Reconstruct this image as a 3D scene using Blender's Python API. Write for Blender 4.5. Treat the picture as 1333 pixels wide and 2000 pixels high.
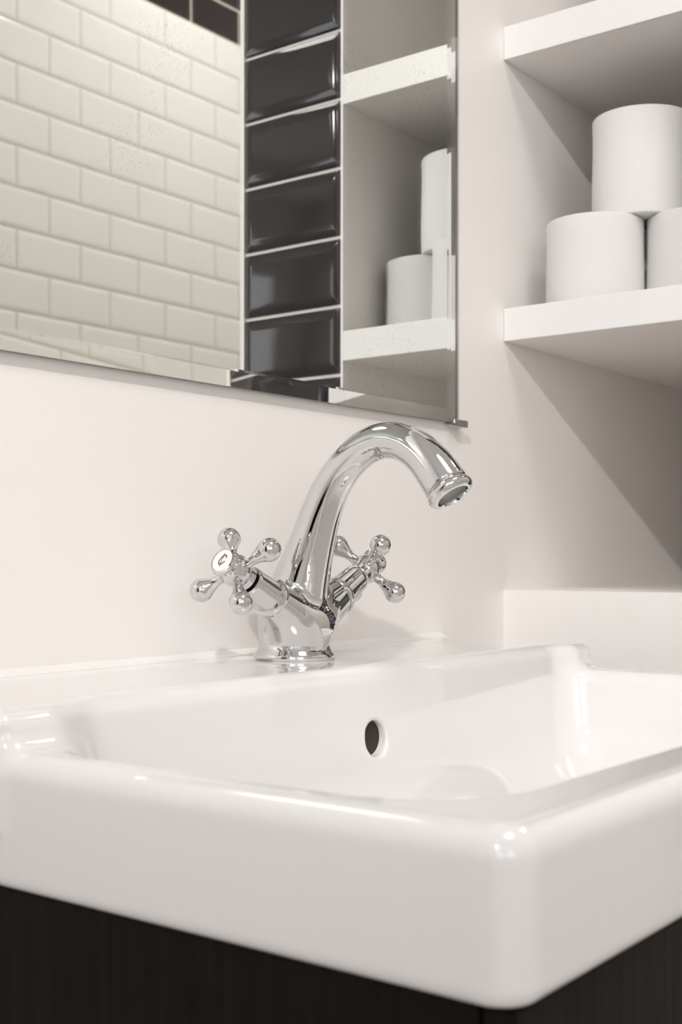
import bpy, bmesh, math, random
import numpy as np
from mathutils import Vector, Matrix

for o in list(bpy.data.objects): bpy.data.objects.remove(o)
scene = bpy.context.scene
C = scene.collection

# ---------------------------------------------------------------- camera
U = 0.0725                       # one layout unit in metres
ZC = 0.9325                      # camera height above the floor
FPX = 2455.0                     # focal length in pixels of the 1333x2000 frame
cam_d = bpy.data.cameras.new('camera')
cam = bpy.data.objects.new('camera', cam_d); C.objects.link(cam)
cam_d.sensor_fit = 'VERTICAL'; cam_d.sensor_height = 36.0; cam_d.sensor_width = 24.0
cam_d.lens = FPX / 2000 * 36.0
cam_d.shift_y = 93.0 / 2000
cam_d.clip_start = 0.01
cam.location = (0, 0, ZC)
cam.rotation_euler = (math.pi / 2, 0, math.atan2(0.607, 0.794) - math.pi / 2)
cam_d.dof.use_dof = True
cam_d.dof.focus_distance = 12.6 * U
cam_d.dof.aperture_fstop = 11.0
scene.camera = cam

# ---------------------------------------------------------------- world, exposure
w = bpy.data.worlds.new('world'); scene.world = w; w.use_nodes = True
w.node_tree.nodes['Background'].inputs[0].default_value = (0.8, 0.88, 1.0, 1)
w.node_tree.nodes['Background'].inputs[1].default_value = 0.3
vs = scene.view_settings
vs.view_transform = 'Standard'; vs.look = 'None'; vs.gamma = 1.0
vs.use_curve_mapping = False
vs.exposure = -0.31
scene.cycles.max_bounces = 10
scene.cycles.diffuse_bounces = 6
# lights: ceiling downlights (x, y, strength) and the frosted window on the wall behind the camera
DOWNLIGHTS = [(-1.54, -0.60, 150.0), (1.9, -0.18, 380.0)]
CEIL_FILL = (0.45, -0.32, 0.26, 16.0)      # round ceiling fill added for soft bounced light: x, y, radius, strength
SPOT_WATTS = 215.0                      # the first downlight is a tilted spot aimed at the shelf recess
WINDOW_STRENGTH = 4.2
CEIL = 2.55

# ---------------------------------------------------------------- materials
def mat(name, color, rough=0.5, metal=0.0, spec=0.5, coat=0.0, bump=None, var=None, trans=0.0, ior=1.5, emit=None):
    m = bpy.data.materials.new(name); m.use_nodes = True
    nt = m.node_tree; b = nt.nodes['Principled BSDF']
    b.inputs['Base Color'].default_value = (*color, 1)
    b.inputs['Roughness'].default_value = rough
    b.inputs['Metallic'].default_value = metal
    b.inputs['Specular IOR Level'].default_value = spec
    b.inputs['Coat Weight'].default_value = coat
    b.inputs['Coat Roughness'].default_value = 0.03
    b.inputs['IOR'].default_value = ior
    b.inputs['Transmission Weight'].default_value = trans
    if emit:
        b.inputs['Emission Color'].default_value = (*emit[0], 1)
        b.inputs['Emission Strength'].default_value = emit[1]
    tc = nt.nodes.new('ShaderNodeTexCoord')
    if var:      # (scale, second colour, detail)
        n = nt.nodes.new('ShaderNodeTexNoise'); n.inputs['Scale'].default_value = var[0]
        n.inputs['Detail'].default_value = var[2]
        r = nt.nodes.new('ShaderNodeValToRGB')
        r.color_ramp.elements[0].position = 0.35; r.color_ramp.elements[1].position = 0.65
        r.color_ramp.elements[0].color = (*var[1], 1); r.color_ramp.elements[1].color = (*color, 1)
        nt.links.new(tc.outputs['Object'], n.inputs['Vector'])
        nt.links.new(n.outputs['Fac'], r.inputs['Fac'])
        nt.links.new(r.outputs['Color'], b.inputs['Base Color'])
    if bump:     # (scale, strength, distance)
        n2 = nt.nodes.new('ShaderNodeTexNoise'); n2.inputs['Scale'].default_value = bump[0]
        n2.inputs['Detail'].default_value = 4
        bp = nt.nodes.new('ShaderNodeBump'); bp.inputs['Strength'].default_value = bump[1]
        bp.inputs['Distance'].default_value = bump[2]
        nt.links.new(tc.outputs['Object'], n2.inputs['Vector'])
        nt.links.new(n2.outputs['Fac'], bp.inputs['Height'])
        nt.links.new(bp.outputs['Normal'], b.inputs['Normal'])
    return m

M = {}
M['paint'] = mat('white_paint', (0.905, 0.873, 0.845), 0.45, bump=(30, 0.08, 0.002), var=(6, (0.898, 0.864, 0.834), 2))
M['ceiling'] = mat('ceiling_paint', (0.90, 0.89, 0.88), 0.8)
M['shelf'] = mat('shelf_lacquer', (0.82, 0.808, 0.795), 0.35, bump=(40, 0.05, 0.001))
M['floor'] = mat('pale_floor', (0.66, 0.635, 0.61), 0.3, var=(8, (0.62, 0.595, 0.57), 3))
M['ceramic'] = mat('white_ceramic', (0.825, 0.806, 0.797), 0.06, spec=0.5, coat=0.3)
M['chrome'] = mat('chrome', (0.68, 0.675, 0.675), 0.03, metal=1.0)
M['dark_metal'] = mat('dark_metal', (0.10, 0.10, 0.10), 0.3, metal=1.0)
M['enamel'] = mat('cap_enamel', (0.83, 0.81, 0.79), 0.12)
M['ink'] = mat('cap_mark', (0.04, 0.035, 0.03), 0.4)
M['mesh_grey'] = mat('aerator_grey', (0.33, 0.35, 0.33), 0.5, bump=(900, 0.6, 0.001))
M['black_tile'] = mat('black_glazed_tile', (0.030, 0.026, 0.026), 0.06, spec=0.4, bump=(14, 0.05, 0.002))
M['white_tile'] = mat('white_glazed_tile', (0.84, 0.83, 0.805), 0.1, bump=(10, 0.04, 0.002))
M['grout_white'] = mat('white_grout', (0.84, 0.82, 0.79), 0.85)
M['grout_cream'] = mat('cream_grout', (0.66, 0.62, 0.53), 0.9)
M['paper'] = mat('tissue_paper', (0.74, 0.73, 0.718), 0.95, spec=0.1, bump=(260, 0.25, 0.001))
M['card'] = mat('grey_card', (0.42, 0.36, 0.29), 0.9)
M['sealant'] = mat('white_sealant', (0.88, 0.86, 0.84), 0.3)
M['hole_shade'] = mat('overflow_shade', (0.035, 0.026, 0.02), 0.8)  # near-black colour that paints the shade inside the overflow hole
M['glass'] = mat('mirror_glass', (0.99, 0.995, 0.985), 0.0, trans=1.0, ior=1.5)
M['ground_edge'] = mat('ground_glass_edge', (0.20, 0.21, 0.19), 0.4)
M['white_frame'] = mat('window_frame_white', (0.8, 0.8, 0.79), 0.4)
M['pane'] = mat('frosted_pane', (0.8, 0.85, 0.9), 0.6, emit=((0.93, 0.96, 1.0), WINDOW_STRENGTH))

def lamp_mat(i, s):
    return mat('ceiling_glow_%d' % i, (1, 1, 1), 0.5, emit=((1.0, 0.972, 0.95), s))

def silver():
    m = mat('mirror_silver', (0.93, 0.93, 0.91), 0.0, metal=1.0)
    nt = m.node_tree; b = nt.nodes['Principled BSDF']
    tc = nt.nodes.new('ShaderNodeTexCoord')
    fine = nt.nodes.new('ShaderNodeTexNoise'); fine.inputs['Scale'].default_value = 520; fine.inputs['Detail'].default_value = 1
    patch = nt.nodes.new('ShaderNodeTexNoise'); patch.inputs['Scale'].default_value = 9; patch.inputs['Detail'].default_value = 1
    r1 = nt.nodes.new('ShaderNodeValToRGB'); r1.color_ramp.elements[0].position = 0.62; r1.color_ramp.elements[1].position = 0.70
    r2 = nt.nodes.new('ShaderNodeValToRGB'); r2.color_ramp.elements[0].position = 0.50; r2.color_ramp.elements[1].position = 0.66
    mul = nt.nodes.new('ShaderNodeMath'); mul.operation = 'MULTIPLY'
    sc = nt.nodes.new('ShaderNodeMath'); sc.operation = 'MULTIPLY'; sc.inputs[1].default_value = 0.25
    mix = nt.nodes.new('ShaderNodeMixRGB')
    mix.inputs[1].default_value = (0.93, 0.93, 0.91, 1); mix.inputs[2].default_value = (0.42, 0.40, 0.36, 1)
    for n in (fine, patch): nt.links.new(tc.outputs['Object'], n.inputs['Vector'])
    nt.links.new(fine.outputs['Fac'], r1.inputs['Fac']); nt.links.new(patch.outputs['Fac'], r2.inputs['Fac'])
    nt.links.new(r1.outputs['Color'], mul.inputs[0]); nt.links.new(r2.outputs['Color'], mul.inputs[1])
    nt.links.new(mul.outputs[0], sc.inputs[0]); nt.links.new(sc.outputs[0], mix.inputs[0])
    nt.links.new(mix.outputs[0], b.inputs['Base Color'])
    return m
M['silver'] = silver()

def black_wood():
    m = mat('black_stained_wood', (0.01, 0.009, 0.008), 0.4, spec=0.05)
    nt = m.node_tree; b = nt.nodes['Principled BSDF']
    tc = nt.nodes.new('ShaderNodeTexCoord'); mp = nt.nodes.new('ShaderNodeMapping')
    mp.inputs['Scale'].default_value = (160, 160, 5)
    n = nt.nodes.new('ShaderNodeTexNoise'); n.inputs['Scale'].default_value = 1.0; n.inputs['Detail'].default_value = 5
    r = nt.nodes.new('ShaderNodeValToRGB')
    r.color_ramp.elements[0].color = (0.004, 0.0033, 0.003, 1); r.color_ramp.elements[1].color = (0.016, 0.013, 0.011, 1)
    bp = nt.nodes.new('ShaderNodeBump'); bp.inputs['Strength'].default_value = 0.35; bp.inputs['Distance'].default_value = 0.001
    nt.links.new(tc.outputs['Object'], mp.inputs[0]); nt.links.new(mp.outputs[0], n.inputs['Vector'])
    nt.links.new(n.outputs['Fac'], r.inputs['Fac']); nt.links.new(r.outputs['Color'], b.inputs['Base Color'])
    nt.links.new(n.outputs['Fac'], bp.inputs['Height']); nt.links.new(bp.outputs['Normal'], b.inputs['Normal'])
    return m
M['wood'] = black_wood()

# ---------------------------------------------------------------- helpers
def W(x, y, z): return Vector((x * U, y * U, ZC + z * U))     # layout units (camera at origin) to world metres

def link(name, me, m, parent=None, smooth=False):
    o = bpy.data.objects.new(name, me); C.objects.link(o)
    if m is not None and not me.materials: me.materials.append(m)
    if smooth:
        for p in me.polygons: p.use_smooth = True
    if parent is not None: o.parent = parent
    return o
def tag(o, label=None, cat=None, group=None, kind=None):
    if label: o['label'] = label
    if cat: o['category'] = cat
    if group: o['group'] = group
    if kind: o['kind'] = kind
    return o
def thing(name, loc, label, cat, group=None):
    o = bpy.data.objects.new(name, None); C.objects.link(o); o.location = loc
    o.empty_display_size = 0.05
    return tag(o, label, cat, group)
def finish(name, bm, m, parent=None, smooth=False, origin=None):
    bmesh.ops.recalc_face_normals(bm, faces=bm.faces[:])
    me = bpy.data.meshes.new(name)
    if origin is not None: bmesh.ops.translate(bm, verts=bm.verts[:], vec=-Vector(origin))
    bm.to_mesh(me); bm.free()
    o = link(name, me, m, parent, smooth)
    if origin is not None and parent is None: o.location = origin
    return o
def box(bm, a, b, bevel=0.0, seg=2):
    """axis-aligned box between two corners (metres)"""
    a = Vector(a); b = Vector(b)
    r = bmesh.ops.create_cube(bm, size=1.0)
    vs_ = r['verts']
    for v in vs_:
        v.co = Vector((a[i] if v.co[i] < 0 else b[i] for i in range(3)))
    if bevel > 0:
        es = list({e for v in vs_ for e in v.link_edges})
        bmesh.ops.bevel(bm, geom=es, offset=bevel, segments=seg, affect='EDGES', profile=0.5)
def lbox(bm, a, b, bevel=0.0, seg=2):
    box(bm, W(*a), W(*b), bevel * U, seg)
def lathe(prof, n=64, frame=None):
    """surface of revolution, prof = [(r, h)...] about local z; frame = 4x4 matrix"""
    vv, ff = [], []
    for (r, h) in prof:
        for k in range(n):
            t = 2 * math.pi * k / n
            vv.append(Vector((r * math.cos(t), r * math.sin(t), h)))
    for i in range(len(prof) - 1):
        for k in range(n):
            a = i * n + k; b = i * n + (k + 1) % n
            ff.append((a, b, b + n, a + n))
    if prof[0][0] > 1e-6: ff.append(tuple(reversed(range(n))))
    if prof[-1][0] > 1e-6: ff.append(tuple((len(prof) - 1) * n + k for k in range(n)))
    if frame is not None: vv = [frame @ v for v in vv]
    bm = bmesh.new()
    bv = [bm.verts.new(v) for v in vv]
    for f in ff:
        try: bm.faces.new([bv[i] for i in f])
        except ValueError: pass
    bmesh.ops.remove_doubles(bm, verts=bm.verts[:], dist=1e-7)
    bmesh.ops.recalc_face_normals(bm, faces=bm.faces[:])
    return bm
def smooth_angle(o, deg=35):
    me = o.data
    for p in me.polygons: p.use_smooth = True
    me.set_sharp_from_angle(angle=math.radians(deg))
def arc(cx, cy, r, a0, a1, n):
    return [(cx + r * math.cos(math.radians(a0 + (a1 - a0) * i / n)), cy + r * math.sin(math.radians(a0 + (a1 - a0) * i / n))) for i in range(n + 1)]

# ---- implicit surfaces (for the glazed basin and the cast tap body)
def union_round(a, b, r):
    return np.maximum(r, np.minimum(a, b)) - np.sqrt(np.maximum(r - a, 0) ** 2 + np.maximum(r - b, 0) ** 2)
def inter_round(a, b, r):
    return np.minimum(-r, np.maximum(a, b)) + np.sqrt(np.maximum(r + a, 0) ** 2 + np.maximum(r + b, 0) ** 2)
def smin(a, b, k):
    h = np.maximum(k - np.abs(a - b), 0) / k
    return np.minimum(a, b) - h * h * h * k / 6.0
def nets(F, lo, hi, step):
    lo = np.array(lo, float); n = np.ceil((np.array(hi) - lo) / step).astype(int) + 1
    ax = [lo[i] + step * np.arange(n[i]) for i in range(3)]
    V = np.empty(n)
    for i in range(n[0]):
        Y, Z = np.meshgrid(ax[1], ax[2], indexing='ij')
        P = np.stack([np.full(Y.size, ax[0][i]), Y.ravel(), Z.ravel()], 1)
        V[i] = F(P).reshape(n[1], n[2])
    S = V < 0
    cs = [n[0] - 1, n[1] - 1, n[2] - 1]
    cnt = np.zeros(cs, int)
    for a in (0, 1):
        for b in (0, 1):
            for c in (0, 1):
                cnt += S[a:a + cs[0], b:b + cs[1], c:c + cs[2]]
    act = (cnt > 0) & (cnt < 8)
    idx = -np.ones(cs, int); idx[act] = np.arange(act.sum())
    cells = np.argwhere(act)
    acc = np.zeros((len(cells), 3)); num = np.zeros(len(cells))
    corners = [np.array(k) for k in np.ndindex(2, 2, 2)]
    for c0 in corners:
        for d in range(3):
            if c0[d]: continue
            c1 = c0.copy(); c1[d] = 1
            v0 = V[tuple((cells + c0).T)]; v1 = V[tuple((cells + c1).T)]
            m = (v0 < 0) != (v1 < 0)
            t = np.where(m, v0 / np.where(m, v0 - v1, 1), 0)
            p = c0 + t[:, None] * (c1 - c0)
            acc += np.where(m[:, None], p, 0); num += m
    P = lo + step * (cells + acc / num[:, None])
    quads = []
    for d in range(3):
        e1, e2 = (d + 1) % 3, (d + 2) % 3
        sl0 = [slice(None)] * 3; sl1 = [slice(None)] * 3
        sl0[d] = slice(0, n[d] - 1); sl1[d] = slice(1, n[d])
        ch = S[tuple(sl0)] != S[tuple(sl1)]
        E_ = np.argwhere(ch)
        ok = (E_[:, e1] > 0) & (E_[:, e2] > 0) & (E_[:, e1] < n[e1] - 1) & (E_[:, e2] < n[e2] - 1)
        E_ = E_[ok]
        flip = S[tuple(E_.T)]
        o1 = np.zeros(3, int); o1[e1] = 1; o2 = np.zeros(3, int); o2[e2] = 1
        q = [idx[tuple((E_ - a).T)] for a in (o1 + o2, o2, 0 * o1, o1)]
        Q = np.stack(q, 1)
        Q = np.where(flip[:, None], Q, Q[:, ::-1])
        quads.append(Q)
    Q = np.concatenate(quads)
    def grad(P, e=step * 0.05):
        g = np.empty_like(P)
        for d in range(3):
            o = np.zeros(3); o[d] = e
            g[:, d] = (F(P + o) - F(P - o)) / (2 * e)
        return g
    for it in range(5):
        f = F(P); g = grad(P)
        dlt = (f / np.maximum((g * g).sum(1), 0.05))[:, None] * g
        ln = np.linalg.norm(dlt, axis=1, keepdims=True)
        dlt *= np.minimum(1, 0.5 * step / np.maximum(ln, 1e-9))
        P = P - dlt
    g = grad(P); N = g / np.maximum(np.linalg.norm(g, axis=1, keepdims=True), 1e-9)
    return P, Q, N
def net_mesh(name, P, Q, N, m, parent, to_world):
    used = np.unique(Q); rm = -np.ones(len(P), int); rm[used] = np.arange(len(used))
    me = bpy.data.meshes.new(name)
    me.from_pydata([tuple(to_world(p)) for p in P[used]], [], rm[Q].tolist())
    me.update()
    o = link(name, me, m, parent, True)
    me.normals_split_custom_set_from_vertices([tuple(v) for v in N[used]])
    return o

# ================================================================ the setting
WALL_Y = 8.9          # mirror wall plane
NX = 15.41            # plane of the shelf fronts and of the black tile column
NY0, NY1 = 5.91, 8.9  # recess between the column and the mirror wall
CY = 3.86             # outside corner of the column
FRONT_Y = -8.6        # white tiled wall opposite the mirror
XL, XR = -2.3 / U, 36.0
ZF, ZT = -ZC / U, (CEIL - ZC) / U
TH = 1.4
def struct(name, boxes, m):
    bm = bmesh.new()
    for a, b in boxes: lbox(bm, a, b)
    return tag(finish(name, bm, m), kind='structure')
struct('floor', [((XL - TH, -2.3 / U - TH, ZF - TH), (XR + TH, WALL_Y + TH, ZF))], M['floor'])
struct('ceiling', [((XL - TH, -2.3 / U - TH, ZT), (XR + TH, WALL_Y + TH, ZT + TH))], M['ceiling'])
wall_back = struct('wall_back', [((XL - TH, WALL_Y, ZF), (XR + TH, WALL_Y + TH, ZT))], M['paint'])
G = 0.05              # grout lies this far behind the edge of the tiles
wall_right = struct('wall_right', [
    ((NX + G, CY, ZF), (XR, NY0, ZT)),                   # tiled column and the side of the shower recess
    ((NX, NY0 - 0.05, ZF), (NX + G, NY0, ZT)),      # plaster edge of the recess
    ((NX, NY0, ZF), (NX + 9, NY1, -0.4245)),             # low wall under the recess
    ((NX, NY0, 10.95), (NX + 9, NY1, ZT)),               # above the recess
], M['paint'])
struct('wall_niche', [((NX + 7.0, NY0, -0.4245), (NX + 9, NY1, 10.95))], M['paint'])
EX = 0.95 / U          # end of the tiled wall; the room opens beyond it
RY = -2.3 / U          # far wall of the wide part of the room
wall_front = struct('wall_front', [((EX, FRONT_Y - TH, ZF), (XR + TH, FRONT_Y - 0.06, ZT))], M['grout_cream'])
struct('wall_shower', [((XR, FRONT_Y, ZF), (XR + TH, CY, ZT))], M['paint'])
struct('wall_side', [((EX, RY, ZF), (EX + TH, FRONT_Y - TH, ZT))], M['paint'])
def child_box(name, boxes, m, parent, bevel=0.0):
    bm = bmesh.new()
    for a, b in boxes: lbox(bm, a, b, bevel)
    bmesh.ops.translate(bm, verts=bm.verts[:], vec=-parent.location)
    return finish(name, bm, m, parent)
# two frosted windows in the corner behind the camera; P maps (along, out, up) to layout units
wz0, wz1 = 3.0, 18.0
def window_wall(wname, nname, a0, a1, w0, w1, P):
    def bx(u0, u1, o0, o1, z0, z1):
        p, q = P(u0, o0, z0), P(u1, o1, z1)
        return tuple(min(i, j) for i, j in zip(p, q)), tuple(max(i, j) for i, j in zip(p, q))
    struct(wname, [bx(a0, w0, 0, TH, ZF, ZT), bx(w1, a1, 0, TH, ZF, ZT), bx(w0, w1, 0, TH, ZF, wz0), bx(w0, w1, 0, TH, wz1, ZT)], M['paint'])
    win = bpy.data.objects.new(nname, None); C.objects.link(win); win.location = W(*P((w0 + w1) / 2, 0, wz0))
    tag(win, kind='structure')
    fw = 0.7; md = (w0 + w1) / 2
    for k in ((w0, w1, .1, .9, wz0, wz0 + fw), (w0, w1, .1, .9, wz1 - fw, wz1), (w0, w0 + fw, .1, .9, wz0 + fw, wz1 - fw),
              (w1 - fw, w1, .1, .9, wz0 + fw, wz1 - fw), (md - .3, md + .3, .1, .9, wz0 + fw, wz1 - fw)):
        child_box('window_frame', [bx(*k)], M['white_frame'], win)
    child_box('pane', [bx(w0 + fw, md - .3, .45, .55, wz0 + fw, wz1 - fw)], M['pane'], win)
    child_box('pane', [bx(md + .3, w1 - fw, .45, .55, wz0 + fw, wz1 - fw)], M['pane'], win)
window_wall('wall_left', 'window_1', RY - TH, WALL_Y + TH, -1.95 / U, -0.9 / U, lambda u, o, z: (XL - o, u, z))
window_wall('wall_window', 'window_2', XL, EX + TH, -1.95 / U, -0.65 / U, lambda u, o, z: (u, RY - o, z))

# unseen dark door behind the camera, added to give the chrome dark streaks
door = bpy.data.objects.new('added_door_1', None); C.objects.link(door); door.location = W(XL, 0.5, ZF); tag(door, kind='structure')
child_box('added_door_leaf', [((XL, -4.6, ZF + .05), (XL + .5, 5.6, ZF + 27.5))], M['wood'], door, 0.03)
for a, b in (((XL, -5.4, ZF), (XL + .6, -4.65, ZF + 28.3)), ((XL, 5.65, ZF), (XL + .6, 6.4, ZF + 28.3)), ((XL, -4.65, ZF + 27.55), (XL + .6, 5.65, ZF + 28.3))):
    child_box('added_door_casing', [(a, b)], M['white_frame'], door, 0.03)
child_box('added_door_handle', [((XL + .5, 4.3, ZF + 14.0), (XL + 1.1, 4.55, ZF + 14.25)), ((XL + .9, 2.9, ZF + 14.0), (XL + 1.1, 4.55, ZF + 14.25))], M['chrome'], door, 0.03)
# ---- bevelled tiles: u = length, v = height, w = outwards
def tile_mesh(name, L, H, e, t, bw, m):
    vv = []
    for (u, v, w_) in ((L / 2, H / 2, -0.06), (L / 2, H / 2, e), (L / 2 - bw, H / 2 - bw, t)):
        vv += [(-u, -v, w_), (u, -v, w_), (u, v, w_), (-u, v, w_)]
    ff = [(8, 9, 10, 11)]
    for k in (0, 4):
        for i in range(4):
            j = (i + 1) % 4
            ff.append((k + i, k + j, k + 4 + j, k + 4 + i))
    me = bpy.data.meshes.new(name)
    me.from_pydata([(a * U, b * U, c * U) for a, b, c in vv], [], ff); me.update()
    me.materials.append(m)
    bm = bmesh.new(); bm.from_mesh(me)
    eds = [e_ for e_ in bm.edges if not e_.is_boundary]
    bmesh.ops.bevel(bm, geom=eds, offset=0.018 * U, segments=2, affect='EDGES', profile=0.5)
    bmesh.ops.recalc_face_normals(bm, faces=bm.faces[:])
    bm.to_mesh(me); bm.free()
    for p in me.polygons: p.use_smooth = True
    me.set_sharp_from_angle(angle=math.radians(50))
    return me
PITCH = 1.066
ct = tile_mesh('tile', 1.97, PITCH - 0.057, 0.03, 0.052, 0.17, M['black_tile'])
# column tiles face -x : u -> -y, v -> z, w -> -x
RC = Matrix(((0, 0, -1), (-1, 0, 0), (0, 1, 0))).to_4x4()
z = 2.855 + PITCH / 2 - PITCH * 15
while z < ZT:
    o = bpy.data.objects.new('tile', ct); C.objects.link(o); o.parent = wall_right
    o.matrix_local = Matrix.Translation(W(NX + 0.02, CY + 0.035 + 1.97 / 2, z)) @ RC
    z += PITCH
# white grout bed behind the column tiles and corner trim
bm = bmesh.new(); lbox(bm, (NX + 0.03, CY + .002, ZF), (NX + 0.049, NY0 - 0.051, ZT)); finish('grout', bm, M['grout_white'], wall_right)
struct('trim_1', [((NX - 0.01, CY - 0.06, ZF), (NX + .5, CY + 0.022, ZT))], M['grout_white'])

# opposite wall: white metro tiles in brick bond, black courses on top ; face +y : u -> -x, v -> z, w -> +y
wt = tile_mesh('tile', 2.133 - 0.05, PITCH - 0.05, 0.0, 0.015, 0.12, M['white_tile'])
bt = tile_mesh('tile', 2.133 - 0.05, PITCH - 0.05, 0.0, 0.04, 0.15, M['black_tile'])
RF = Matrix(((-1, 0, 0), (0, 0, 1), (0, 1, 0))).to_4x4()
rest = {'w': [], 'b': []}
ZTOP = 16.0
for row in range(-5, 30):
    zc = ZTOP - (row + 0.5) * PITCH
    if zc < ZF + .4 or zc > ZT - .5: continue
    x0 = 21.72 if row % 2 == 0 else 20.655
    black = -4 <= row < 0
    for k in range(-26, 8):
        xc = x0 + 2.133 * (k + 0.5)
        if xc < EX + 1.05 or xc > XR - 1: continue
        mtx = Matrix.Translation(W(xc, FRONT_Y - 0.05, zc)) @ RF
        if 17.5 < xc < 32 and 3.0 < zc < 19.5:
            o = bpy.data.objects.new('tile', bt if black else wt); C.objects.link(o); o.parent = wall_front
            o.matrix_local = mtx
        else:
            rest['b' if black else 'w'].append(mtx)
def join_tiles(src, mats, m):
    base = np.array([v.co[:] for v in src.vertices]); fs = [tuple(p.vertices) for p in src.polygons]
    vv, ff = [], []
    for mt in mats:
        a = np.array(mt); n0 = len(vv)
        vv += (base @ a[:3, :3].T + a[:3, 3]).tolist()
        ff += [tuple(i + n0 for i in f) for f in fs]
    me = bpy.data.meshes.new('tile_field'); me.from_pydata(vv, [], ff); me.update()
    return tag(link('tile_field', me, m, wall_front), kind='stuff')
join_tiles(wt, rest['w'], M['white_tile']); join_tiles(bt, rest['b'], M['black_tile'])

# ================================================================ washbasin
SX0, SX1, SY0, SY1 = 5.19, 13.9, 2.92, 8.885
Z_RIM, Z_LEDGE, Z_BOT = -1.28, -1.0, -2.17
def rrect(P, x0, x1, y0, y1, r):
    qx = np.abs(P[:, 0] - (x0 + x1) / 2) - (x1 - x0) / 2 + r
    qy = np.abs(P[:, 1] - (y0 + y1) / 2) - (y1 - y0) / 2 + r
    return np.minimum(np.maximum(qx, qy), 0) + np.sqrt(np.maximum(qx, 0) ** 2 + np.maximum(qy, 0) ** 2) - r
def rrect_v(P, x0, x1, y0, y1, r):       # same with arrays for the sides
    qx = np.abs(P[:, 0] - (x0 + x1) / 2) - (x1 - x0) / 2 + r
    qy = np.abs(P[:, 1] - (y0 + y1) / 2) - (y1 - y0) / 2 + r
    return np.minimum(np.maximum(qx, qy), 0) + np.sqrt(np.maximum(qx, 0) ** 2 + np.maximum(qy, 0) ** 2) - r
OFX, OFY, OFZ = 9.53, 6.80, -1.675
def basin_sdf(P):
    z = P[:, 2]
    out = rrect(P, SX0, SX1, SY0, SY1, 0.24)
    low = inter_round(out, z - Z_RIM, 0.17)
    low = inter_round(low, Z_BOT - z, 0.10)
    ledge = inter_round(inter_round(out, z - Z_LEDGE, 0.10), 6.78 - P[:, 1], 0.16)
    ledge = np.maximum(ledge, -1.7 - z)
    solid = union_round(low, ledge, 0.16)
    bowl = inter_round(rrect(P, 5.58, 13.42, 3.3, 7.3, 0.75), -3.2 - z, 0.3)
    bowl = np.maximum(bowl, z + 1.8)
    dep = np.clip(Z_RIM - z, -0.3, 2.0)
    tp = 0.15 * dep + 0.25 * np.clip((-1.9 - z) / .6, 0, 1.4) ** 2
    hole = rrect_v(P, 5.58 + tp, 13.45 - tp, 3.52 + tp, 6.92 - tp, np.where(P[:, 0] < 9.5, 0.72, 0.42))
    hole = inter_round(hole, -2.85 - z, 0.35)
    s = np.minimum(inter_round(solid, -hole, 0.15), np.maximum(bowl, -hole))
    of = np.sqrt((P[:, 0] - OFX) ** 2 + (z - OFZ) ** 2) - 0.165
    of = np.maximum(of, np.abs(P[:, 1] - 6.95) - 0.30)
    s = inter_round(s, -of, 0.035)
    return s
P_, Q_, N_ = nets(basin_sdf, (SX0 - .1, SY0 - .1, -3.3), (SX1 + .1, SY1 + .1, -0.9), 0.033)
basin = thing('washbasin', W((SX0 + SX1) / 2, (SY0 + SY1) / 2, Z_BOT), 'white glazed ceramic washbasin with raised tap ledge on black cabinet', 'washbasin')
bl = basin.location.copy()
net_mesh('bowl', P_, Q_, N_, M['ceramic'], basin, lambda p: W(*p) - bl)
# dark disc inside the overflow hole, the hole's shade painted as colour
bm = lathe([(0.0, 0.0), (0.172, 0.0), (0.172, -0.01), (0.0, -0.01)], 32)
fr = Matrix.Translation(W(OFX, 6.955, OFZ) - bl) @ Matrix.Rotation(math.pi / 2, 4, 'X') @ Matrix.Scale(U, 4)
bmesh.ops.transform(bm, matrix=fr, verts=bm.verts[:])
tag(finish('overflow_shade_disc', bm, M['hole_shade'], basin), 'dark disc painting the shade in the basin overflow hole')
# pop-up waste on the basin floor
bm = lathe([(0, .0), (.44, .0), (.44, .03), (.40, .045), (.36, .03), (.34, .03), (.34, .05), (.30, .075), (.15, .09), (0, .093)], 48)
bmesh.ops.transform(bm, matrix=Matrix.Translation(W(9.53, 5.2, -2.852) - bl) @ Matrix.Scale(U, 4), verts=bm.verts[:])
smooth_angle(tag(finish('drain_plug', bm, M['chrome'], basin), 'chrome drain plug'), 40)
# sealant bead where the ledge meets the wall
bm = bmesh.new()
rng = random.Random(3)
prev = None
nseg = 60
for i in range(nseg + 1):
    x = SX0 + 0.1 + (SX1 - SX0 - 0.2) * i / nseg
    h = 0.05 + 0.012 * rng.random()
    ring = [bm.verts.new(W(x, yy, zz) - bl) for yy, zz in ((WALL_Y - 0.001, Z_LEDGE + h), (WALL_Y - .045, Z_LEDGE + h * .35), (WALL_Y - .11 - h * .5, Z_LEDGE + 0.001), (WALL_Y - 0.001, Z_LEDGE - 0.11))]
    if prev:
        for k in range(4): bm.faces.new((prev[k], prev[(k + 1) % 4], ring[(k + 1) % 4], ring[k]))
    prev = ring
finish('sealant_bead', bm, M['sealant'], basin)

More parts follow.
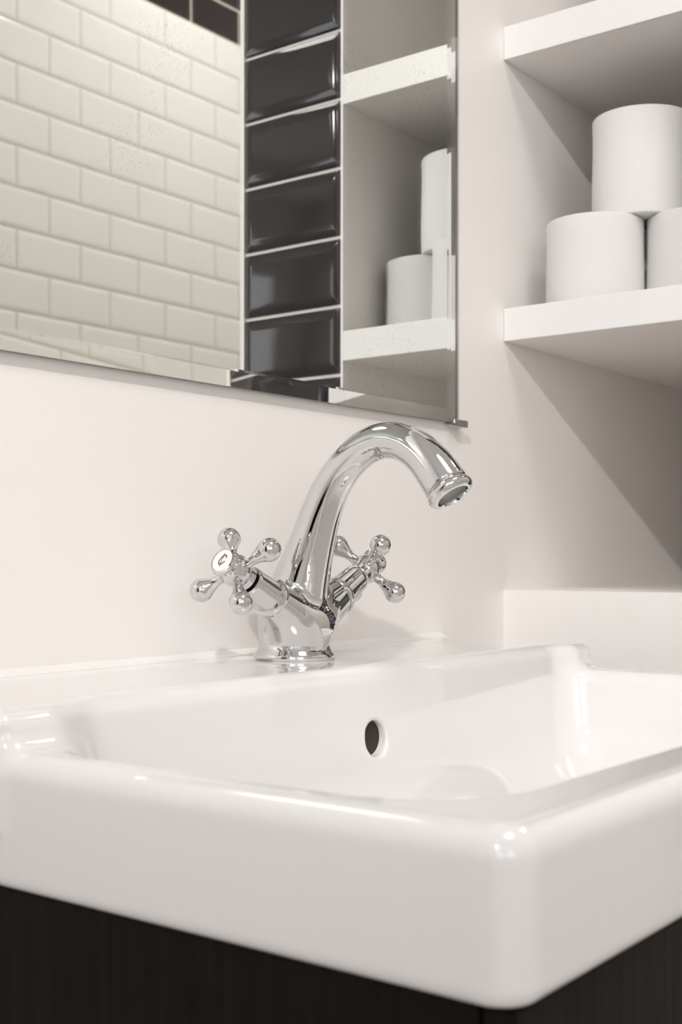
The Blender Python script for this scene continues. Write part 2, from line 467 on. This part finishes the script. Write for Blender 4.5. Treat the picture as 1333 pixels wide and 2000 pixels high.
# ================================================================ vanity cabinet under the basin
cab = thing('vanity_cabinet', W(9.6, 6.0, ZF), 'black stained wooden vanity cabinet under the white basin', 'cabinet')
KX0, KX1, KY0, KY1, KT = 5.30, 13.7, 3.00, 8.86, Z_BOT - 0.005
child_box('side_panel', [((KX0, KY0 + .205, ZF + 1.2), (KX0 + .25, KY1, KT))], M['wood'], cab, 0.015)
child_box('side_panel', [((KX1 - .25, KY0 + .205, ZF + 1.2), (KX1, KY1, KT))], M['wood'], cab, 0.015)
child_box('back_panel', [((KX0 + .25, KY1 - .15, ZF + 1.2), (KX1 - .25, KY1, KT))], M['wood'], cab)
child_box('bottom_panel', [((KX0 + .25, KY0 + .205, ZF + 1.2), (KX1 - .25, KY1 - .15, ZF + 1.45))], M['wood'], cab)
child_box('plinth', [((KX0 + .3, KY0 + .8, ZF), (KX1 - .3, KY1, ZF + 1.2))], M['wood'], cab)
mid = (KX0 + KX1) / 2
for xa, xb, hx in ((KX0, mid - .02, mid - .4), (mid + .02, KX1, mid + .4)):
    d = child_box('door', [((xa, KY0, ZF + 1.25), (xb, KY0 + .185, KT - .005))], M['wood'], cab, 0.02)
    bm = lathe([(0.0, 0.0), (.06, 0.0), (.06, .12), (.13, .2), (.15, .28), (.12, .34), (0, .36)], 32)
    bmesh.ops.transform(bm, matrix=Matrix.Translation(W(hx, KY0, -6) - cab.location) @ Matrix.Rotation(math.pi / 2, 4, 'X') @ Matrix.Scale(U, 4), verts=bm.verts[:])
    finish('knob', bm, M['chrome'], d, True)

# ================================================================ mirror with bevelled edge
MX0, MX1, MZ0, MZ1 = 5.3, 14.05, 1.79, 14.0
TG, TE, BW = 0.075, 0.057, 0.19         # glass thickness, edge thickness, bevel width
MYB = WALL_Y - 0.035                   # back of the glass
mir = thing('wall_mirror', W((MX0 + MX1) / 2, WALL_Y - .02, MZ0), 'large wall mirror above the chrome tap', 'mirror')
bm = bmesh.new()
def ringv(x0, x1, z0, z1, y): return [bm.verts.new(W(x, y, z) - mir.location) for x, z in ((x0, z0), (x1, z0), (x1, z1), (x0, z1))]
r0 = ringv(MX0, MX1, MZ0, MZ1, MYB); r1 = ringv(MX0, MX1, MZ0, MZ1, MYB - TE); r2 = ringv(MX0 + BW, MX1 - BW, MZ0 + BW, MZ1 - BW, MYB - TG)
bm.faces.new(r0); bm.faces.new(r2)
for a, b in ((r0, r1), (r1, r2)):
    for i in range(4): bm.faces.new((a[i], a[(i + 1) % 4], b[(i + 1) % 4], b[i]))
gp = tag(finish('glass_pane', bm, M['glass'], mir), 'clear bevelled glass front')
gp.data.materials.append(M['ground_edge'])
for p in gp.data.polygons:
    if abs(p.normal.y) < 0.01: p.material_index = 1
child_box('silver_backing', [((MX0 + .004, MYB + .001, MZ0 + .004), (MX1 - .004, MYB + .012, MZ1 - .004))], M['silver'], mir)
child_box('backing_board', [((MX0 + .03, MYB + .013, MZ0 + .01), (MX1 - .03, WALL_Y - .001, MZ1 - .03))], M['dark_metal'], mir)
clip = thing('mirror_clip', W(14.08, WALL_Y - .05, 1.74), 'small brushed metal clip under the lower mirror corner', 'clip')
child_box('clip_foot', [((13.88, MYB - TG - .03, 1.735), (14.20, WALL_Y - .001, 1.785))], M['chrome'], clip, 0.008)
child_box('clip_lip', [((13.88, MYB - TG - .05, 1.735), (14.20, MYB - TG - .025, 1.83))], M['chrome'], clip, 0.008)

# ================================================================ shelves in the recess
def shelf(z0, label):
    t = thing('shelf', W(NX, (NY0 + NY1) / 2, z0), label, 'shelf', 'white shelves in the recess')
    child_box('fascia', [((NX - 0.012, NY0 + .004, z0), (NX + .035, NY1 - .004, z0 + .46))], M['shelf'], t, 0.012)
    child_box('board', [((NX + .035, NY0 + .004, z0 + .002), (NX + 6.99, NY1 - .004, z0 + .17))], M['paint'], t)
    return t
shelf(3.06, 'white painted shelf carrying three toilet rolls')
shelf(7.01, 'white painted shelf above the toilet rolls, empty')

# ================================================================ toilet rolls
def roll(x, y, z, R, H, rot, label):
    t = thing('toilet_roll', W(x, y, z), label, 'toilet roll', 'toilet rolls on the shelf')
    c = 0.03
    rc = 0.28
    pr = [(rc, 0.0)] + [(R - c + c * math.sin(a), c - c * math.cos(a)) for a in np.linspace(0, math.pi / 2, 6)]
    pr += [(R + 0.006 * math.sin(k), c + (H - 2 * c) * k / 6) for k in range(1, 6)]
    pr += [(R - c + c * math.cos(a), H - c + c * math.sin(a)) for a in np.linspace(0, math.pi / 2, 6)]
    pr += [(rc, H), (rc, 0.0)]
    bm = bmesh.new(); n = 72; rings = []
    for (r, h) in pr:
        ring = []
        for k in range(n):
            a = 2 * math.pi * k / n
            rr = r
            if r > R * .8: rr = r * (1 + 0.006 * math.sin(2 * a + rot) + 0.004 * math.sin(3 * a + 2 * rot))
            ring.append(bm.verts.new((rr * math.cos(a) * U, rr * math.sin(a) * U, h * U)))
        rings.append(ring)
    for i in range(len(rings) - 1):
        for k in range(n): bm.faces.new((rings[i][k], rings[i][(k + 1) % n], rings[i + 1][(k + 1) % n], rings[i + 1][k]))
    o = finish('paper', bm, M['paper'], t); smooth_angle(o, 45)
    bm = lathe([(.275, 0.01), (.275, H - .01), (.25, H - .01), (.25, 0.01), (.275, 0.01)], 40)
    bmesh.ops.scale(bm, vec=(U, U, U), verts=bm.verts[:])
    o = finish('core', bm, M['card'], t); smooth_angle(o, 45)
    return t
ZS = 3.23
roll(16.16, 7.87, ZS, .68, 1.47, 0.3, 'white toilet roll at lower left, beside the plain wall')
roll(16.73, 6.612, ZS, .68, 1.47, 1.7, 'white toilet roll at lower right, cut by the photo edge')
roll(16.60, 7.37, ZS + 1.471, .68, 1.47, 2.9, 'white toilet roll stacked on top of the other two')

# ================================================================ the tap
FX, FY = 9.80, 8.08
tap = thing('basin_tap', W(FX, FY, Z_LEDGE), 'chrome basin mixer tap with swan neck spout and two cross handles', 'tap')
EL = math.radians(28)
HX, HY, HZ = 1.04, -0.13, 0.90
SP = np.array([(0.02, 0.10, .33), (0.01, .35, .33), (-.03, .60, .315), (-.11, .86, .275), (-.205, 1.113, .236), (-.335, 1.458, .203), (-.465, 1.708, .188), (-.615, 1.890, .177),
               (-.835, 2.060, .172), (-1.05, 2.133, .174), (-1.19, 2.138, .175), (-1.355, 2.100, .179), (-1.55, 1.985, .192), (-1.70, 1.828, .206), (-1.815, 1.675, .212)])
def catmull(pts, n):
    out = []
    P4 = np.vstack([2 * pts[0] - pts[1], pts, 2 * pts[-1] - pts[-2]])
    for i in range(1, len(P4) - 2):
        p0, p1, p2, p3 = P4[i - 1:i + 3]
        for t in np.linspace(0, 1, n, endpoint=False):
            out.append(0.5 * (2 * p1 + (p2 - p0) * t + (2 * p0 - 5 * p1 + 4 * p2 - p3) * t * t + (3 * p1 - p0 - 3 * p2 + p3) * t ** 3))
    out.append(P4[-2]); return np.array(out)
dense = catmull(SP, 40)
for _ in range(120):                         # iron out the curvature
    dense[1:-1] = 0.25 * dense[:-2] + 0.5 * dense[1:-1] + 0.25 * dense[2:]
ln = np.concatenate([[0], np.cumsum(np.linalg.norm(np.diff(dense[:, :2], axis=0), axis=1))])
NS = 110
sl = np.linspace(0, ln[-1], NS)
SPL = np.stack([np.interp(sl, ln, dense[:, i]) for i in range(3)], 1)
for _ in range(6): SPL[1:-1] = 0.25 * SPL[:-2] + 0.5 * SPL[1:-1] + 0.25 * SPL[2:]
END = SPL[-1]; ENDT = SPL[-1] - SPL[-4]; ENDT = ENDT[:2] / np.linalg.norm(ENDT[:2])
# extend the guide past the end so that the cut is clean
EXT = np.vstack([SPL] + [[END[0] + ENDT[0] * s, END[1] + ENDT[1] * s, END[2]] for s in np.arange(1, 16) * (sl[1] - sl[0])])
def spout_sdf(P):
    out = np.empty(len(P))
    for a in range(0, len(P), 40000):
        p = P[a:a + 40000]
        D = (p[:, 1:2] - EXT[None, :, 0]) ** 2 + (p[:, 2:3] - EXT[None, :, 1]) ** 2 + p[:, 0:1] ** 2
        D = np.sqrt(D) - EXT[None, :, 2]
        k = np.clip(D.argmin(1), 1, D.shape[1] - 2); r = np.arange(len(p))
        d0, d1, d2 = D[r, k - 1], D[r, k], D[r, k + 1]
        den = d0 - 2 * d1 + d2
        t = np.clip(np.where(np.abs(den) > 1e-12, 0.5 * (d0 - d2) / np.where(np.abs(den) > 1e-12, den, 1), 0), -1, 1)
        out[a:a + 40000] = d1 - 0.25 * (d0 - d2) * t
    return out
AX = {s: np.array([s * math.cos(EL), 0.0, math.sin(EL)]) for s in (-1, 1)}
HC = {s: np.array([s * HX, HY, HZ]) for s in (-1, 1)}
ARM_T = 0.55                                   # arm ends this far below the handle centre
def cone(P, a, b, ra, rb):
    ab = b - a; L = np.linalg.norm(ab); u = ab / L
    q = P - a; t = q @ u
    rad = np.sqrt(np.maximum((q * q).sum(1) - t * t, 1e-12))
    tt = np.clip(t / L, -.5, 1.2)
    side = (rad - (ra + (rb - ra) * tt)) / math.sqrt(1 + ((rb - ra) / L) ** 2)
    return side, t - L
def body_sdf(P):
    z = P[:, 2]
    rad = np.sqrt(P[:, 0] ** 2 + P[:, 1] ** 2 + 1e-12)
    R = 0.345 + 0.10 * np.clip((z - .12) / .5, 0, 1.2) ** 1.5 + 0.10 * np.clip((.14 - z) / .14, 0, 1.0) ** 2
    stem = inter_round(rad - R, z - 0.52, 0.2)
    s = stem
    for sd in (-1, 1):
        a = np.array([0.0, HY * .6, HZ - HX * math.tan(EL)]); b = HC[sd] - AX[sd] * ARM_T
        side, cap = cone(P, a, b, .31, .188)
        arm = inter_round(side, cap, 0.02)
        arm = np.maximum(arm, -(P - a) @ AX[sd] - .1)
        s = union_round(s, arm, 0.10)
    s = union_round(s, spout_sdf(P), 0.05)
    cut = (P[:, 1] - END[0]) * ENDT[0] + (z - END[1]) * ENDT[1]
    cut = np.where((P[:, 1] < -.9), cut, -1.0)
    s = inter_round(s, cut, 0.015)
    return np.maximum(s, 0.09 - z)
P_, Q_, N_ = nets(body_sdf, (-.85, -2.25, .05), (.85, .5, 2.4), 0.022)
tl = tap.location.copy()
cen = P_[Q_].mean(1)
sel = spout_sdf(cen) < 0.004
sel &= (cen[:, 2] > 0.70)
loc = lambda p: Vector((p[0] * U, p[1] * U, p[2] * U))
net_mesh('body', P_, Q_[~sel], N_, M['chrome'], tap, loc)
net_mesh('spout', P_, Q_[sel], N_, M['chrome'], tap, loc)
def frame(origin, zdir, roll_=0.0):
    zd = Vector(zdir).normalized()
    up = Vector((0, 1, 0)) if abs(zd.y) < .9 else Vector((1, 0, 0))
    xd = up.cross(zd).normalized(); yd = zd.cross(xd)
    m = Matrix((xd, yd, zd)).transposed().to_4x4()
    return Matrix.Translation(Vector(origin) * U) @ m @ Matrix.Rotation(roll_, 4, 'Z') @ Matrix.Scale(U, 4)
def part(name, prof, fr, m, parent, n=64, deg=40):
    bm = lathe(prof, n, fr)
    o = finish(name, bm, m, parent); smooth_angle(o, deg); return o
# flange on the ledge
part('base_flange', [(0, 0.0), (.40, 0.0), (.411, .010), (.416, .028), (.413, .045), (.403, .064), (.389, .082), (.375, .104), (.364, .128), (.357, .155), (.352, .185), (.34, .19), (0, .19)], frame((0, 0, 0), (0, 0, 1)), M['chrome'], tap)
# aerator ring at the spout end
e3 = np.array([0, END[0], END[1]]); t3 = np.array([0, ENDT[0], ENDT[1]])
ae = part('aerator_ring', [(.18, -.02), (.192, -.004), (.192, .010)] + arc(.170, .062, .058, -62, 100, 16) + [(.158, .112), (.152, .085), (.15, .04)], frame(e3, t3), M['chrome'], tap)
part('aerator_mesh', [(0, .055), (.151, .055), (.151, .04), (0, .04)], frame(e3, t3), M['mesh_grey'], ae)
# handles
PHI = {-1: math.radians(57), 1: math.radians(45)}
for sd in (-1, 1):
    c = HC[sd]; a = AX[sd]
    b = c - a * ARM_T
    part('valve_stem', [(0, -.06), (.202, -.06), (.206, -.05), (.206, -.01), (.200, .004), (.186, .010), (.170, .02), (.152, .30), (.152, .335), (.144, .35), (.127, .35), (.12, .32), (0, .32)], frame(b, a), M['chrome'], tap)
    part('valve_neck', [(0, .31), (.108, .31), (.108, .41), (0, .41)], frame(b, a), M['dark_metal'], tap)
    hub = part('handle', [(0, -.175), (.122, -.175), (.132, -.165), (.130, -.10)] + arc(0, 0, .160, -38, 38, 12) + [(.122, .11), (.12, .125), (0, .125)], frame(c, a), M['chrome'], tap)
    # the four arms: waisted stem with ball end
    v = np.array([-sd * math.sin(EL), 0, math.cos(EL)]); u = np.array([0, 1.0, 0])
    pr = [(.062, .09), (.056, .14), (.050, .18), (.050, .21), (.056, .245), (.068, .28), (.084, .315)] + arc(0, .40, .114, -36, 90, 16)
    for k in range(4):
        ph = PHI[sd] + k * math.pi / 2
        d = math.cos(ph) * u + math.sin(ph) * v
        part('handle_arm', [(0, .05)] + pr[:-1] + [(0, .514)], frame(c, d), M['chrome'], hub, 40)
    # index cap with a milled edge, white face and a script letter
    bm = bmesh.new(); fr = frame(c + a * 0.115, a)
    n = 96; rings = []
    for (r, h, mill) in ((.12, 0, 0), (.140, .012, 1), (.140, .05, 1), (.145, .056, 0), (.145, .068, 0), (.135, .082, 0), (.118, .086, 0), (.115, .080, 0), (0.0005, .080, 0)):
        rings.append([bm.verts.new(fr @ Vector(((r - (.004 if mill and k % 2 else 0)) * math.cos(2 * math.pi * k / n), (r - (.004 if mill and k % 2 else 0)) * math.sin(2 * math.pi * k / n), h))) for k in range(n)])
    for i in range(len(rings) - 1):
        for k in range(n): bm.faces.new((rings[i][k], rings[i][(k + 1) % n], rings[i + 1][(k + 1) % n], rings[i + 1][k]))
    capo = finish('index_cap', bm, M['chrome'], hub); smooth_angle(capo, 40)
    part('cap_face', [(0, .0), (.112, .0), (.112, .083), (0, .0855)], fr, M['enamel'], hub)
    if sd == -1:
        # slender script C with a looped stem, as on the near cap
        pts = [(.034, .018), (.030, .036), (.014, .040), (-.008, .028), (-.024, .002), (-.024, -.022), (-.010, -.032), (.012, -.024), (.030, -.006)]
        pts2 = [(.006, .058), (.000, .030), (-.004, 0.0), (-.006, -.028), (-.002, -.050)]
        bm = bmesh.new()
        # face-plane axes: up as seen on the cap, and right
        for pl, wd in ((pts, .0042), (pts2, .003)):
            dn = catmull(np.array([(p[0], p[1], 0) for p in pl]), 6)
            prev = None
            for i, q in enumerate(dn):
                tg = dn[min(i + 1, len(dn) - 1)] - dn[max(i - 1, 0)]; tg = tg / (np.linalg.norm(tg) + 1e-9)
                nrm = np.array([-tg[1], tg[0]])
                row = []
                for s_ in (-1, 1):
                    e = (q[:2] + nrm * wd * s_) * 1.3
                    wpt = c + a * (0.115 + .0875) + (-u) * e[0] + v * e[1]
                    row.append(bm.verts.new(Vector(wpt * U)))
                if prev: bm.faces.new((prev[0], prev[1], row[1], row[0]))
                prev = row
        tag(finish('cap_letter', bm, M['ink'], hub), 'dark script letter C on the cap')

# ================================================================ ceiling downlights
names = ['small round ceiling downlight behind the camera', 'small round ceiling downlight over the shower recess']
for i, (x, y, s) in enumerate(DOWNLIGHTS):
    t = thing('downlight', (x, y, CEIL), names[i], 'ceiling light', 'ceiling downlights')
    bm = lathe([(.046, -.004), (.046, -.010), (.052, -.012), (.060, -.006), (.060, 0.0), (.046, 0.0), (.046, -.004)], 40)
    o = finish('rim', bm, M['chrome'], t); smooth_angle(o, 40)
    bm = lathe([(0, -.006), (.045, -.006), (.045, -.002), (0, -.002)], 32)
    finish('lamp_disc', bm, lamp_mat(i, s), t)
    if i == 0:
        ld = bpy.data.lights.new('spot_beam', 'SPOT'); ld.energy = SPOT_WATTS; ld.color = (1.0, 0.972, 0.95)
        ld.spot_size = math.radians(34); ld.spot_blend = 0.75; ld.shadow_soft_size = 0.035
        lo = bpy.data.objects.new('spot_beam', ld); C.objects.link(lo); lo.parent = t; lo.location = (0, 0, -.03)
        aim = W(16.5, 8.2, 3.6) - (Vector(t.location) + Vector((0, 0, -.03)))
        lo.rotation_euler = aim.to_track_quat('-Z', 'Y').to_euler()

x, y, R, S_ = CEIL_FILL  # added fill light standing in for light bounced off the ceiling
t = thing('ceiling_fill', (x, y, CEIL), 'large round fill light added on the washroom ceiling', 'ceiling light')
bm = lathe([(R * .9, 0.0), (R + .012, 0.0), (R + .012, -.03), (R, -.034), (R, -.0), ], 64)
o = finish('rim', bm, M['chrome'], t); smooth_angle(o, 40)
bm = lathe([(0, -.005), (R - .004, -.005), (R - .004, -.04), (R * .8, -.058), (R * .4, -.068), (0, -.070)], 64)
o = finish('fill_diffuser', bm, lamp_mat(9, S_), t); smooth_angle(o, 40)
